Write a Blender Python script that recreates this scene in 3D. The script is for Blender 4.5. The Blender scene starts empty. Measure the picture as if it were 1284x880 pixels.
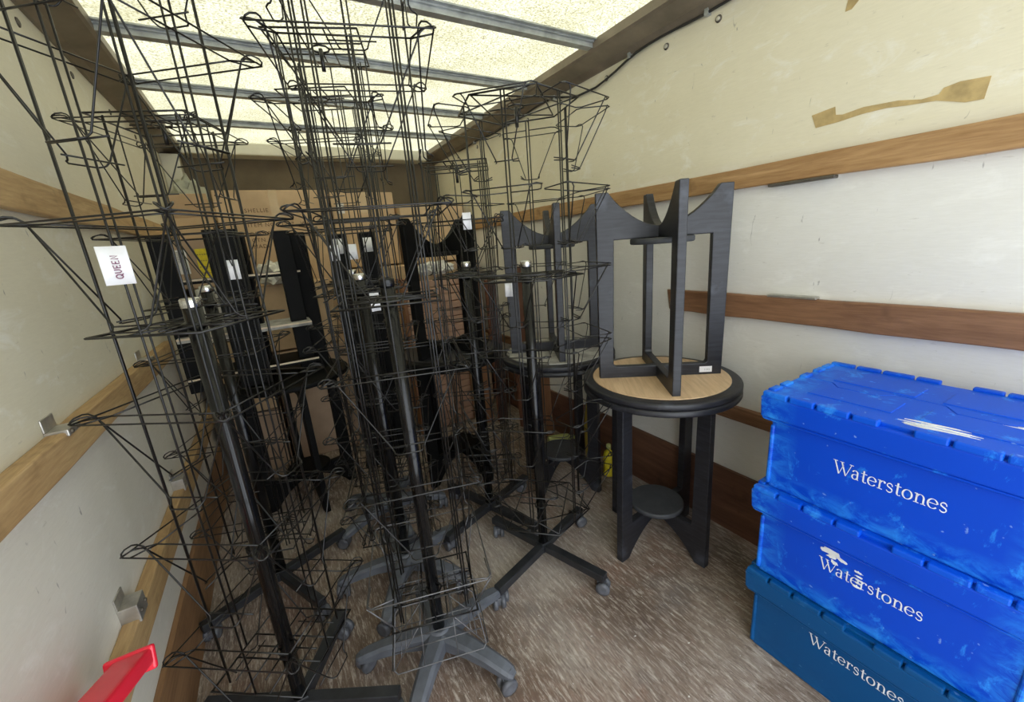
import bpy, bmesh, math, random
from math import sin, cos, pi, radians, sqrt, atan2
from mathutils import Matrix, Vector
random.seed(7)
sc = bpy.context.scene
COL = sc.collection

# ------------------------------------------------------------------ camera
H = 1.35
YAW, PITCH, ROLL, FPX = radians(30.0), radians(15.01), radians(-4.36), 507.6
fw = Vector((sin(YAW)*cos(PITCH), cos(YAW)*cos(PITCH), -sin(PITCH)))
rt0 = Vector((cos(YAW), -sin(YAW), 0)); up0 = rt0.cross(fw)
rt = cos(ROLL)*rt0 + sin(ROLL)*up0; up = -sin(ROLL)*rt0 + cos(ROLL)*up0
cd = bpy.data.cameras.new('camera'); cam = bpy.data.objects.new('camera', cd); COL.objects.link(cam)
cd.sensor_fit = 'HORIZONTAL'; cd.sensor_width = 36.0; cd.lens = 36.0*FPX/1284.0
cd.clip_start = 0.02; cd.clip_end = 200
cam.matrix_world = Matrix(((rt.x, up.x, -fw.x, 0), (rt.y, up.y, -fw.y, 0), (rt.z, up.z, -fw.z, H), (0, 0, 0, 1)))
sc.camera = cam

# ------------------------------------------------------------------ world, sun, exposure
w = bpy.data.worlds.new('sky'); sc.world = w; w.use_nodes = True
bg = w.node_tree.nodes['Background']
bg.inputs['Color'].default_value = (0.88, 0.94, 1.0, 1); bg.inputs['Strength'].default_value = 2.3
sd = bpy.data.lights.new('sun', 'SUN'); sd.energy = 2.0; sd.angle = radians(4); sd.color = (1.0, 0.96, 0.88)
sun = bpy.data.objects.new('sun', sd); COL.objects.link(sun)
sun.rotation_euler = (radians(-28), radians(-18), 0)
sun.location = (0, 0, 8)
sc.view_settings.view_transform = 'Standard'
sc.view_settings.look = 'None'
sc.view_settings.gamma = 1.0
sc.view_settings.use_curve_mapping = False
sc.view_settings.exposure = 0.62

# ------------------------------------------------------------------ materials
def newmat(name):
    m = bpy.data.materials.new(name); m.use_nodes = True
    nt = m.node_tree; b = nt.nodes['Principled BSDF']
    return m, nt, b
def N(nt, t, **kw):
    n = nt.nodes.new(t)
    for k, v in kw.items(): setattr(n, k, v)
    return n
def coords(nt, scale=(1, 1, 1), rot=(0, 0, 0)):
    tc = N(nt, 'ShaderNodeTexCoord'); mp = N(nt, 'ShaderNodeMapping')
    mp.inputs['Scale'].default_value = scale; mp.inputs['Rotation'].default_value = rot
    nt.links.new(tc.outputs['Object'], mp.inputs['Vector'])
    return mp.outputs['Vector']
def noise(nt, vec, scale=5, detail=4, rough=.5, dist=0):
    n = N(nt, 'ShaderNodeTexNoise')
    n.inputs['Scale'].default_value = scale; n.inputs['Detail'].default_value = detail
    n.inputs['Roughness'].default_value = rough; n.inputs['Distortion'].default_value = dist
    nt.links.new(vec, n.inputs['Vector'])
    return n.outputs['Fac']
def ramp(nt, fac, stops):
    r = N(nt, 'ShaderNodeValToRGB')
    el = r.color_ramp.elements
    while len(el) < len(stops): el.new(.5)
    for e, (p, c) in zip(el, stops):
        e.position = p; e.color = (c[0], c[1], c[2], 1) if isinstance(c, tuple) else (c, c, c, 1)
    nt.links.new(fac, r.inputs['Fac'])
    return r.outputs['Color']
def mix(nt, fac, a, b, blend='MIX'):
    n = N(nt, 'ShaderNodeMix', data_type='RGBA', blend_type=blend)
    for s, v in ((0, fac), (6, a), (7, b)):
        if isinstance(v, (int, float)): n.inputs[s].default_value = v
        elif isinstance(v, tuple): n.inputs[s].default_value = (v[0], v[1], v[2], 1)
        else: nt.links.new(v, n.inputs[s])
    return n.outputs[2]
def bump(nt, b, fac, strength=.2, dist=.01):
    n = N(nt, 'ShaderNodeBump'); n.inputs['Strength'].default_value = strength; n.inputs['Distance'].default_value = dist
    nt.links.new(fac, n.inputs['Height']); nt.links.new(n.outputs['Normal'], b.inputs['Normal'])
def setc(nt, b, c, rough=.5, metal=0.0, spec=.5):
    if isinstance(c, tuple): b.inputs['Base Color'].default_value = (c[0], c[1], c[2], 1)
    else: nt.links.new(c, b.inputs['Base Color'])
    b.inputs['Roughness'].default_value = rough; b.inputs['Metallic'].default_value = metal
    b.inputs['Specular IOR Level'].default_value = spec

def simple(name, c, rough=.5, metal=0.0, var=.25, scale=20, spec=.5, bstr=0.0, stretch=(1, 1, 1)):
    m, nt, b = newmat(name)
    v = coords(nt, stretch); f = noise(nt, v, scale, 5, .6)
    lo = tuple(x*(1-var) for x in c); hi = tuple(min(1, x*(1+var)) for x in c)
    setc(nt, b, ramp(nt, f, [(.3, lo), (.7, hi)]), rough, metal, spec)
    if bstr: bump(nt, b, f, bstr, .003)
    return m

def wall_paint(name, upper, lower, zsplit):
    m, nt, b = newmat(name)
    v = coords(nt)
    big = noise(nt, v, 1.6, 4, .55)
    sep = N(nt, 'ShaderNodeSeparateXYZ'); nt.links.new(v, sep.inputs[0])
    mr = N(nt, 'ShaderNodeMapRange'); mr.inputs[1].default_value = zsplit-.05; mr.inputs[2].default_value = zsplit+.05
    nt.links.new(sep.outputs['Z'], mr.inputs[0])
    base = mix(nt, mr.outputs[0], lower, upper)  # yellow light from the roof is painted into the upper band
    c = mix(nt, .35, base, ramp(nt, big, [(.3, (.72, .68, .56)), (.7, (1, 1, .98))]), 'MULTIPLY')
    vs = coords(nt, (1, 2.2, 9), (.25, 0, 0))
    scr = noise(nt, vs, 9, 3, .7, .4)
    c = mix(nt, ramp(nt, scr, [(.67, 0.0), (.78, .42)]), c, (.30, .26, .20))
    vt = coords(nt, (1, 7, 2.0), (-.5, 0, 0))
    sp = noise(nt, vt, 7, 2, .5, 1.0)
    c = mix(nt, ramp(nt, sp, [(.73, 0.0), (.78, .6)]), c, (.13, .115, .10))
    pt = noise(nt, coords(nt, (1, 1.5, 3), (.2, 0, 0)), 4.5, 5, .7, .6)
    c = mix(nt, ramp(nt, pt, [(.55, 0.0), (.70, .5)]), c, (.86, .85, .80))
    fine = noise(nt, coords(nt, (1, .5, 4)), 60, 3, .6)
    c = mix(nt, .3, c, ramp(nt, fine, [(.3, (.82, .81, .78)), (.7, (1, 1, 1))]), 'MULTIPLY')
    setc(nt, b, c, .55); bump(nt, b, fine, .12, .002)
    return m

def wood(name, dark, light, axis='Y', scale=1.0, rough=.6, stain=None):
    m, nt, b = newmat(name)
    st = {'X': (1.2, 14, 14), 'Y': (14, 1.2, 14), 'Z': (14, 14, 1.2)}[axis]
    v = coords(nt, tuple(s*scale for s in st))
    g = noise(nt, v, 2.2, 6, .65, .9)
    g2 = noise(nt, coords(nt, tuple(s*scale*3 for s in st)), 4, 3, .6)
    c = mix(nt, ramp(nt, g, [(.3, 0.0), (.7, 1.0)]), dark, light)
    c = mix(nt, .4, c, ramp(nt, g2, [(.35, (.6, .55, .5)), (.6, (1, 1, 1))]), 'MULTIPLY')
    kn = noise(nt, coords(nt, (3, 3, 3)), 2.5, 3, .6)
    c = mix(nt, ramp(nt, kn, [(.62, 0.0), (.75, .6)]), c, stain or tuple(x*.5 for x in dark))
    setc(nt, b, c, rough); bump(nt, b, g2, .25, .002)
    return m

def floor_mat():
    m, nt, b = newmat('worn plywood floor')
    v = coords(nt)
    big = noise(nt, v, 2.0, 6, .65, .3)
    c = ramp(nt, big, [(.30, (.085, .055, .04)), (.44, (.185, .13, .098)), (.55, (.29, .225, .18)), (.72, (.41, .35, .30))])
    red = noise(nt, v, 3.4, 5, .6, .5)
    c = mix(nt, ramp(nt, red, [(.52, 0.0), (.66, .6)]), c, (.22, .115, .078))
    dk = noise(nt, v, 2.6, 5, .65, .4)
    c = mix(nt, ramp(nt, dk, [(.54, 0.0), (.68, .65)]), c, (.12, .105, .105))
    s1 = noise(nt, coords(nt, (58, 9, 1), (0, 0, .10)), 1.6, 6, .8, .4)
    c = mix(nt, ramp(nt, s1, [(.50, 0.0), (.62, .85)]), c, (.58, .51, .44))
    s2 = noise(nt, coords(nt, (70, 8.0, 1), (0, 0, -.6)), 1.9, 5, .75, .5)
    c = mix(nt, ramp(nt, s2, [(.54, 0.0), (.68, .6)]), c, (.60, .54, .48))
    s3 = noise(nt, coords(nt, (54, 10, 1), (0, 0, .3)), 1.7, 6, .8, .4)
    c = mix(nt, ramp(nt, s3, [(.49, 0.0), (.62, .85)]), c, (.14, .10, .075))
    wash = noise(nt, v, 1.1, 3, .5)
    c = mix(nt, ramp(nt, wash, [(.5, 0.0), (.7, .35)]), c, (.60, .56, .51))
    spk = noise(nt, v, 75, 2, .5)
    c = mix(nt, ramp(nt, spk, [(.74, 0.0), (.77, .9)]), c, (.8, .78, .74))
    setc(nt, b, c, .65, 0, .35); bump(nt, b, s1, .3, .003)
    return m

def roof_mat():
    m = bpy.data.materials.new('translucent grp roof skin'); m.use_nodes = True
    nt = m.node_tree; nt.nodes.clear()
    out = N(nt, 'ShaderNodeOutputMaterial'); tr = N(nt, 'ShaderNodeBsdfTranslucent'); df = N(nt, 'ShaderNodeBsdfDiffuse'); mx = N(nt, 'ShaderNodeMixShader')
    v = coords(nt)
    f1 = noise(nt, v, 120, 4, .7); f2 = noise(nt, v, 3, 4, .6)
    c = ramp(nt, f1, [(.38, (.34, .32, .23)), (.50, (.66, .645, .545)), (.60, (.77, .765, .70))])
    c = mix(nt, .5, c, ramp(nt, f2, [(.3, (.76, .73, .60)), (.6, (1, 1, .98))]), 'MULTIPLY')
    sp = noise(nt, v, 28, 2, .5, .6)
    c = mix(nt, ramp(nt, sp, [(.70, 0.0), (.78, .6)]), c, (.25, .2, .12))
    nt.links.new(c, tr.inputs['Color']); df.inputs['Color'].default_value = (.6, .6, .5, 1)
    mx.inputs[0].default_value = .15
    nt.links.new(tr.outputs[0], mx.inputs[1]); nt.links.new(df.outputs[0], mx.inputs[2]); nt.links.new(mx.outputs[0], out.inputs['Surface'])
    return m

def crate_mat(name, base, scuff, amount):
    m, nt, b = newmat(name)
    v = coords(nt)
    f = noise(nt, coords(nt, (1.0, 1.0, .8)), 13, 6, .72, .6)
    c = mix(nt, ramp(nt, noise(nt, v, 3, 3, .5), [(.3, 0.0), (.7, .5)]), base, tuple(x*.8 for x in base))
    lo = .66 - amount*.12
    c = mix(nt, ramp(nt, f, [(lo, 0.0), (lo+.10, .75)]), c, scuff)
    s = noise(nt, coords(nt, (30, 22, 3.0), (.15, .1, 0)), 1.3, 3, .6)
    c = mix(nt, ramp(nt, s, [(.68, 0.0), (.72, .6*amount+.1)]), c, tuple(min(1, x*1.15+.02) for x in scuff))
    sx = N(nt, 'ShaderNodeSeparateXYZ'); nt.links.new(v, sx.inputs[0])
    def edge(sock, lo_, hi_, absv=False):
        if absv:
            ab = N(nt, 'ShaderNodeMath', operation='ABSOLUTE'); nt.links.new(sock, ab.inputs[0]); sock = ab.outputs[0]
        r_ = N(nt, 'ShaderNodeMapRange'); r_.inputs[1].default_value = lo_; r_.inputs[2].default_value = hi_; nt.links.new(sock, r_.inputs[0]); return r_.outputs[0]
    e1 = edge(sx.outputs['Z'], .065, .005); e2 = edge(sx.outputs['Y'], .19, .275, True)
    mx_ = N(nt, 'ShaderNodeMath', operation='MAXIMUM'); nt.links.new(e1, mx_.inputs[0]); nt.links.new(e2, mx_.inputs[1])
    en = noise(nt, coords(nt, (1, 1, 1.6)), 17, 5, .7, .8)
    ml = N(nt, 'ShaderNodeMath', operation='MULTIPLY'); nt.links.new(mx_.outputs[0], ml.inputs[0]); nt.links.new(ramp(nt, en, [(.40, .0), (.62, 1.0)]), ml.inputs[1])
    m2 = N(nt, 'ShaderNodeMath', operation='MULTIPLY'); nt.links.new(ml.outputs[0], m2.inputs[0]); m2.inputs[1].default_value = min(1, amount*1.1)
    c = mix(nt, m2.outputs[0], c, scuff)
    fl = noise(nt, v, 55, 2, .5)
    c = mix(nt, ramp(nt, fl, [(.72, 0.0), (.76, .5*amount)]), c, (.35, .55, .9))
    setc(nt, b, c, .42, 0, .3); bump(nt, b, f, .05, .002)
    return m

def black_wood():
    m, nt, b = newmat('black stained plywood')
    g = noise(nt, coords(nt, (3, 3, 26)), 3, 5, .6, .6)
    k = noise(nt, coords(nt), 7, 4, .6)
    c = mix(nt, ramp(nt, g, [(.35, 0.0), (.7, 1.0)]), (.009, .009, .012), (.026, .027, .034))
    c = mix(nt, ramp(nt, k, [(.60, 0.0), (.75, .45)]), c, (.10, .11, .14))
    setc(nt, b, c, .42, 0, .5); bump(nt, b, g, .1, .002)
    return m

M = dict(
    wall_r=wall_paint('roof-tinted wall paint right', (.78, .73, .57), (.79, .78, .745), 1.54),
    wall_l=wall_paint('roof-tinted wall paint left', (.76, .715, .58), (.76, .73, .66), .98),
    far=simple('shade brown bulkhead board', (.13, .10, .06), .7, 0, .2, 6),  # dark brown carries the shade of the over-cab recess
    header=simple('pale header paint', (.62, .60, .50), .5, 0, .1, 6),
    cornice=simple('dull cornice paint', (.20, .165, .12), .45, .2, .25, 7),
    galv=simple('galvanised steel', (.40, .42, .42), .45, .6, .25, 18),
    steel=simple('bracket steel', (.52, .50, .46), .4, .8, .2, 30),
    floor=floor_mat(), roof=roof_mat(),
    rail=wood('weathered timber rail', (.30, .16, .06), (.50, .31, .14), 'Y'),
    rail2=wood('brown timber rail', (.17, .078, .035), (.30, .155, .078), 'Y'),
    rail_l=wood('pale timber rail', (.38, .23, .10), (.60, .42, .21), 'Y'),
    kick_r=wood('dark plywood kickboard', (.085, .036, .022), (.20, .095, .055), 'Y', .5),
    kick_l=wood('brown plywood kickboard', (.20, .10, .042), (.36, .20, .095), 'Y', .5),
    board=wood('red brown board', (.13, .052, .028), (.22, .095, .052), 'Z'),
    board2=wood('orange brown board', (.26, .12, .055), (.38, .19, .095), 'Z'),
    slat=wood('pale brown slat', (.48, .29, .20), (.64, .42, .30), 'X'),
    tan=wood('pale beech laminate', (.62, .42, .24), (.74, .54, .34), 'X', .5, .5, (.60, .42, .25)),
    tan_edge=simple('raw ply edge', (.72, .60, .44), .6, 0, .2, 20),
    felt=simple('worn grey underside', (.36, .35, .33), .8, 0, .5, 14),
    black=black_wood(), dusty=simple('dusty black top', (.050, .053, .060), .55, 0, .3, 12),
    wire=simple('black coated wire', (.0055, .005, .005), .28, 0, .3, 30, .5),
    wire_grey=simple('worn grey wire', (.13, .13, .135), .35, .5, .35, 25, .6),
    pole=simple('gloss black tube', (.005, .005, .0055), .16, 0, .2, 20, .4), shade_black=simple('shaded black', (.006, .006, .006), .55, 0, .25, 12, .12),  # the second black has the shade at the rear painted in
    chrome=simple('chrome collar', (.75, .75, .74), .2, 1.0, .05, 20),
    basegrey=simple('grey moulded base', (.105, .115, .135), .5, 0, .25, 14),
    baseblk=simple('black steel base tube', (.030, .032, .037), .4, .3, .4, 14),
    caster=simple('grey caster', (.10, .105, .12), .45, 0, .4, 25),
    paper=simple('white paper', (.84, .84, .86), .7, 0, .04, 20),
    ink=simple('purple ink', (.16, .03, .09), .6, 0, .1, 20),
    greyink=simple('faint grey print', (.40, .44, .46), .6, 0, .1, 20),
    yellow=simple('yellow label', (.80, .66, .03), .6, 0, .12, 60),
    yellow2=simple('dull yellow plastic', (.36, .26, .035), .4, 0, .2, 12),
    lime=simple('pale lime plastic', (.55, .58, .20), .4, 0, .1, 12),
    card=simple('brown cardboard', (.56, .40, .245), .8, 0, .14, 5, .2),
    card2=simple('pale cardboard', (.64, .47, .29), .8, 0, .12, 5, .2),
    card3=simple('grey brown cardboard', (.47, .34, .24), .8, 0, .12, 5, .2),
    whitecard=simple('white card', (.70, .69, .66), .7, 0, .06, 8),
    tape=simple('packing tape', (.58, .42, .22), .25, 0, .1, 10),
    print_=simple('brown box print', (.11, .065, .035), .8, 0, .2, 40),
    labgrey=simple('grey label print', (.42, .42, .40), .7, 0, .3, 80),
    film=simple('crumpled packing film', (.60, .58, .52), .2, 0, .2, 30),
    bagplastic=simple('grey green sheet', (.42, .42, .33), .4, 0, .2, 9),
    glue=simple('tan tape residue', (.47, .345, .15), .6, 0, .25, 22),
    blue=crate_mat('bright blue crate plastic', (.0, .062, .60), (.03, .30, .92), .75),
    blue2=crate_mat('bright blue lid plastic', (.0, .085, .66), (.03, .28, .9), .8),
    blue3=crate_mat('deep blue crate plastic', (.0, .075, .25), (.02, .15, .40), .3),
    white=simple('white print', (.80, .83, .88), .5, 0, .05, 40),
    scrape=simple('pale scraped plastic', (.78, .80, .80), .6, 0, .12, 40),
    red=simple('glossy red plastic', (.90, .028, .060), .25, 0, .06, 8, .6),
    cable=simple('black cable', (.03, .028, .025), .5, 0, .1, 20),
    bolt=simple('dark rivet', (.12, .105, .085), .5, .5, .2, 40),
)

# ------------------------------------------------------------------ mesh helpers
class MB:
    def __init__(s): s.v = []; s.f = []; s.sm = []
    def add(s, vs, fs, smooth=False, mat=None):
        o = len(s.v)
        for p in vs:
            p = Vector(p)
            s.v.append(tuple(mat @ p if mat is not None else p))
        for f in fs: s.f.append(tuple(i+o for i in f)); s.sm.append(smooth)
    def box(s, a, b, mat=None):
        x0, y0, z0 = a; x1, y1, z1 = b
        s.add([(x0,y0,z0),(x1,y0,z0),(x1,y1,z0),(x0,y1,z0),(x0,y0,z1),(x1,y0,z1),(x1,y1,z1),(x0,y1,z1)],
              [(3,2,1,0),(4,5,6,7),(0,1,5,4),(1,2,6,5),(2,3,7,6),(3,0,4,7)], False, mat)
    def frustum(s, a, b, z0, c, d, z1, mat=None):
        (x0,y0),(x1,y1) = a, b; (u0,w0),(u1,w1) = c, d
        s.add([(x0,y0,z0),(x1,y0,z0),(x1,y1,z0),(x0,y1,z0),(u0,w0,z1),(u1,w0,z1),(u1,w1,z1),(u0,w1,z1)],
              [(3,2,1,0),(4,5,6,7),(0,1,5,4),(1,2,6,5),(2,3,7,6),(3,0,4,7)], False, mat)
    def prism(s, poly, t, mat=None, smooth=False):
        n = len(poly)
        vs = [(p[0], p[1], -t/2) for p in poly]+[(p[0], p[1], t/2) for p in poly]
        fs = [tuple(reversed(range(n))), tuple(range(n, 2*n))]+[(i, (i+1) % n, n+(i+1) % n, n+i) for i in range(n)]
        s.add(vs, fs, smooth, mat)
    def lathe(s, prof, n=16, mat=None, smooth=True):
        vs = []; fs = []
        for r, z in prof:
            for i in range(n):
                a = 2*pi*i/n; vs.append((r*cos(a), r*sin(a), z))
        for j in range(len(prof)-1):
            for i in range(n):
                fs.append((j*n+i, j*n+(i+1) % n, (j+1)*n+(i+1) % n, (j+1)*n+i))
        fs.append(tuple(reversed(range(n)))); fs.append(tuple(range((len(prof)-1)*n, len(prof)*n)))
        s.add(vs, fs[:-2], smooth, mat); 
        o = len(s.v)-len(vs)
        for f in fs[-2:]: s.f.append(tuple(i+o for i in f)); s.sm.append(False)
    def tube(s, pts, r, n=5, closed=False, mat=None):
        P = [Vector(p) for p in pts]; m = len(P)
        vs = []; fs = []; ref = None
        for i in range(m):
            if closed: d0 = (P[i]-P[i-1]).normalized(); d1 = (P[(i+1) % m]-P[i]).normalized()
            else:
                d0 = (P[i]-P[i-1]).normalized() if i else (P[1]-P[0]).normalized()
                d1 = (P[i+1]-P[i]).normalized() if i < m-1 else d0
            t = d0+d1
            t = t.normalized() if t.length > 1e-6 else d0
            k = 1/max(.45, sqrt(max(0, (1+d0.dot(d1))/2)))
            if ref is None:
                ref = Vector((0, 0, 1)) if abs(t.z) < .9 else Vector((1, 0, 0))
            a = (ref-t*ref.dot(t))
            if a.length < 1e-4: a = t.orthogonal()
            a.normalize(); b = t.cross(a); ref = a
            bend = (d1-d0)
            for j in range(n):
                an = 2*pi*j/n; off = a*cos(an)+b*sin(an)
                if bend.length > 1e-5:
                    bn = (bend-t*bend.dot(t)).normalized()
                    off = off+bn*(off.dot(bn))*(k-1)
                vs.append(P[i]+off*r)
        e = m if closed else m-1
        for i in range(e):
            for j in range(n):
                i2 = (i+1) % m
                fs.append((i*n+j, i*n+(j+1) % n, i2*n+(j+1) % n, i2*n+j))
        s.add(vs, fs, True, mat)
        if not closed:
            o = len(s.v)-len(vs)
            s.f.append(tuple(o+j for j in reversed(range(n)))); s.sm.append(False)
            s.f.append(tuple(o+(m-1)*n+j for j in range(n))); s.sm.append(False)
    def mesh(s, name, mat):
        me = bpy.data.meshes.new(name); me.from_pydata(s.v, [], s.f); me.materials.append(mat)
        me.polygons.foreach_set('use_smooth', s.sm); me.update()
        return me

def bend(pts, r=.012):
    """round the inner corners of a wire path with one extra point each side"""
    P = [Vector(p) for p in pts]; o = [P[0]]
    for i in range(1, len(P)-1):
        a = P[i-1]-P[i]; b = P[i+1]-P[i]
        k = min(r, a.length*.4, b.length*.4)
        o += [P[i]+a.normalized()*k, P[i]+b.normalized()*k]
    return o+[P[-1]]

def link(name, me, parent=None, loc=(0, 0, 0), rot=(0, 0, 0)):
    o = bpy.data.objects.new(name, me); COL.objects.link(o)
    o.location = loc; o.rotation_euler = rot
    if parent is not None: o.parent = parent
    return o
def tag(o, label=None, cat=None, group=None, kind=None):
    if label: o['label'] = label
    if cat: o['category'] = cat
    if group: o['group'] = group
    if kind: o['kind'] = kind
    return o
def thing(name, label, cat, loc=(0, 0, 0), rot=(0, 0, 0), group=None):
    o = bpy.data.objects.new(name, None); COL.objects.link(o)
    o.location = loc; o.rotation_euler = rot; o.empty_display_size = .1
    return tag(o, label, cat, group)
def bev(o, w=.003, seg=2):
    b = o.modifiers.new('bevel', 'BEVEL'); b.width = w; b.segments = seg; b.limit_method = 'ANGLE'; b.angle_limit = radians(40)
    return o
def boxobj(name, a, b, mat, parent=None, bw=0):
    """box whose origin is its own base centre"""
    c = Vector(((a[0]+b[0])/2, (a[1]+b[1])/2, a[2]))
    mb = MB(); mb.box(Vector(a)-c, Vector(b)-c)
    o = link(name, mb.mesh(name, mat), parent, c)
    if bw: bev(o, bw)
    return o
def copy_tree(o, parent=None):
    c = o.copy(); COL.objects.link(c)
    if parent is not None: c.parent = parent
    for ch in list(o.children): copy_tree(ch, c)
    return c

# ------------------------------------------------------------------ van body
XL, XR, YN, YF, ZC = -.4725, 1.6065, -.55, 4.0, 2.20
def struct(name, a, b, mat, bw=0): return tag(boxobj(name, a, b, M[mat], None, bw), kind='structure')
floor = struct('floor', (XL-.06, YN, -.06), (XR+.06, YF+.06, 0), 'floor')
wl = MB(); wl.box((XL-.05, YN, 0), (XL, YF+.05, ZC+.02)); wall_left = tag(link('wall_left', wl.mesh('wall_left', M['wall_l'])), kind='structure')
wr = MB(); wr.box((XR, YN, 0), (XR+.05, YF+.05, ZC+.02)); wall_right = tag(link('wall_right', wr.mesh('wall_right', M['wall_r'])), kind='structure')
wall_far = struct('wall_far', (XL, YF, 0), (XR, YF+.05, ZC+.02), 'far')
ceiling = struct('ceiling', (XL-.05, YN, ZC+.02), (XR+.05, YF+.05, ZC+.024), 'roof')
# roof bows: pressed steel top hats
bow = MB()
w2 = (XR-XL)/2
bow.box((-w2+.10, -.028, .0), (w2-.10, .028, .012)); bow.box((-w2+.10, -.018, -.018), (w2-.10, .018, 0.0))
bow.box((-w2+.10, .028, .006), (w2-.10, .046, .012)); bow.box((-w2+.10, -.046, .006), (w2-.10, -.028, .012))
bme = bow.mesh('roof_bow', M['galv'])
for k, y in enumerate((-.05, .51, 1.07, 1.635, 2.185, 2.745, 3.31)):
    o = link('roof_bow', bme, ceiling); o.location = Vector(((XL+XR)/2, y, 2.178+.02))-ceiling.location
# cornices: angled extrusion between wall and roof
for n, (xw, sg) in enumerate(((XL, 1), (XR, -1))):
    c = MB()
    prof = [(0, 2.125), (.012, 2.125), (.035, 2.145), (.115, 2.165), (.125, 2.175), (.125, 2.21), (0, 2.21)]
    vs = [(sg*p[0], YN, p[1]) for p in prof]+[(sg*p[0], YF, p[1]) for p in prof]; q = len(prof)
    fs = [tuple(range(q)), tuple(reversed(range(q, 2*q)))]+[(i, q+i, q+(i+1) % q, (i+1) % q) for i in range(q)]
    if sg < 0: fs = [tuple(reversed(f)) for f in fs]
    c.add(vs, fs)
    tag(link('trim_%d' % (n+1), c.mesh('trim', M['cornice']), None, (xw, 0, 0)), kind='structure')
struct('trim_3', (XL+.13, YF-.16, 2.125), (XR-.13, YF, 2.21), 'header', .01)
struct('trim_4', (XL, YF-.14, 0), (XL+.11, YF, 2.125), 'header', .01)
# kick boards
struct('baseboard_right', (XR-.016, YN, 0), (XR, YF, .30), 'kick_r', .002)
struct('baseboard_left', (XL, YN, 0), (XL+.016, YF, .255), 'kick_l', .002)
# timber lashing rails with steel plates
def rail(n, a, b, mat, brackets=(), rag=None):
    c = Vector(((a[0]+b[0])/2, (a[1]+b[1])/2, a[2])); mb = MB()
    K = 14; vs = []; rnd = random.Random(n)
    for i in range(K+1):
        y = a[1]+(b[1]-a[1])*i/K
        d0, d1 = rnd.uniform(-.003, .003), rnd.uniform(-.003, .003)
        if rag and i == K: ys = [y-.03, y, y+.015, y-.012]
        else: ys = [y]*4
        vs += [(a[0], ys[0], a[2]+d0), (b[0], ys[1], a[2]+d0), (b[0], ys[2], b[2]+d1), (a[0], ys[3], b[2]+d1)]
    fs = [(0, 1, 2, 3), tuple(4*K+j for j in (3, 2, 1, 0))]
    for i in range(K):
        for j in range(4): fs.append((4*i+j, 4*i+4+j, 4*i+4+(j+1) % 4, 4*i+(j+1) % 4))
    mb.add([Vector(v)-c for v in vs], fs)
    o = tag(link('trim_%d' % n, mb.mesh('trim', M[mat]), None, c), kind='structure'); bev(o, .004)
    for (y, z, s) in brackets:
        x0 = b[0]+.001 if a[0] < 0 else a[0]-.001
        sg = 1 if a[0] < 0 else -1
        xw = a[0] if sg > 0 else b[0]
        bb = MB(); bb.box((xw, y-.03, z), (x0+sg*.004, y+.03, z+s)); bb.box((xw, y-.03, z+s), (xw+sg*.004, y+.03, z+s+.03))
        q = bev(link('bracket', bb.mesh('bracket', M['steel']), o), .002); q.location = -c
        for dy in (-.018, .018):
            h = MB(); h.lathe([(.005, 0), (.005, .003), (.003, .005)], 8)
            hh = link('screw', h.mesh('screw', M['bolt']), o); hh.location = Vector((x0+sg*.004, y+dy, z+s*.5))-c; hh.rotation_euler = (0, sg*pi/2, 0)
    return o
rail(5, (XR-.028, YN, 1.478), (XR, 3.75, 1.552), 'rail')
rail(6, (XR-.026, YN, .992), (XR, 1.262, 1.085), 'rail2', rag=True)
rail(7, (XR-.026, YN, .552), (XR, 3.6, .612), 'rail2')
rail(8, (XL, YN, 1.505), (XL+.028, 3.6, 1.588), 'rail_l')
rail(9, (XL, YN, .950), (XL+.034, 2.45, 1.024), 'rail_l', [(1.235, 1.012, .016), (2.0, 1.012, .016)])
rail(10, (XL, YN, .428), (XL+.034, 3.4, .512), 'rail_l', [(1.235, .50, .05), (1.93, .50, .05)])
# dark metal tie plates on the right rails
for (y, z, l, mt) in ((.74, 1.470, .20, 'bolt'), (.73, 1.084, .16, 'steel')):
    mb = MB(); mb.box((-.03, -l/2, 0), (0, l/2, .010)); o = bev(link('tie_plate', mb.mesh('tie_plate', M[mt]), wall_right), .003); o.location = (XR, y, z)
# rivets and cable on the right wall
riv = MB(); riv.lathe([(.013, 0), (.012, .003), (.007, .005), (.004, .004)], 12); rme = riv.mesh('rivet', M['bolt'])
ring = MB(); ring.lathe([(.009, 0), (.007, .003)], 10); rme2 = ring.mesh('rivet', M['steel'])
for y in (1.08, 1.31, 1.66, 2.02, 2.36, 2.72, 3.08, 3.45):
    o = link('rivet', rme, wall_right, (XR-.0005, y, 2.085), (0, -pi/2, 0)); link('rivet', rme2, wall_right, (XR-.004, y, 2.085), (0, -pi/2, 0))
for y in (1.0, 1.9, 2.3, 2.75, 3.2):
    link('rivet', rme, wall_left, (XL+.0005, y, 2.07), (0, pi/2, 0))
cb = MB(); pts = []
for i in range(60):
    y = YN+(3.4-YN)*i/59
    sag = .006*sin(y*6.5)+.004*sin(y*15)
    z = 2.118+sag-(.05*max(0, min(1, (y-1.5)/.22))*max(0, min(1, (2.05-y)/.2)))
    pts.append((XR-.012, y, z))
cb.tube(pts, .0055, 6); link('cable', cb.mesh('cable', M['cable']), wall_right)
clip = MB(); clip.box((-.020, -.008, -.010), (0, .008, .012)); cme = clip.mesh('cable_clip', M['galv'])
for y in (.7, 1.12, 1.5, 2.06, 2.6, 3.1): link('cable_clip', cme, wall_right, (XR, y, 2.12))
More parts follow.
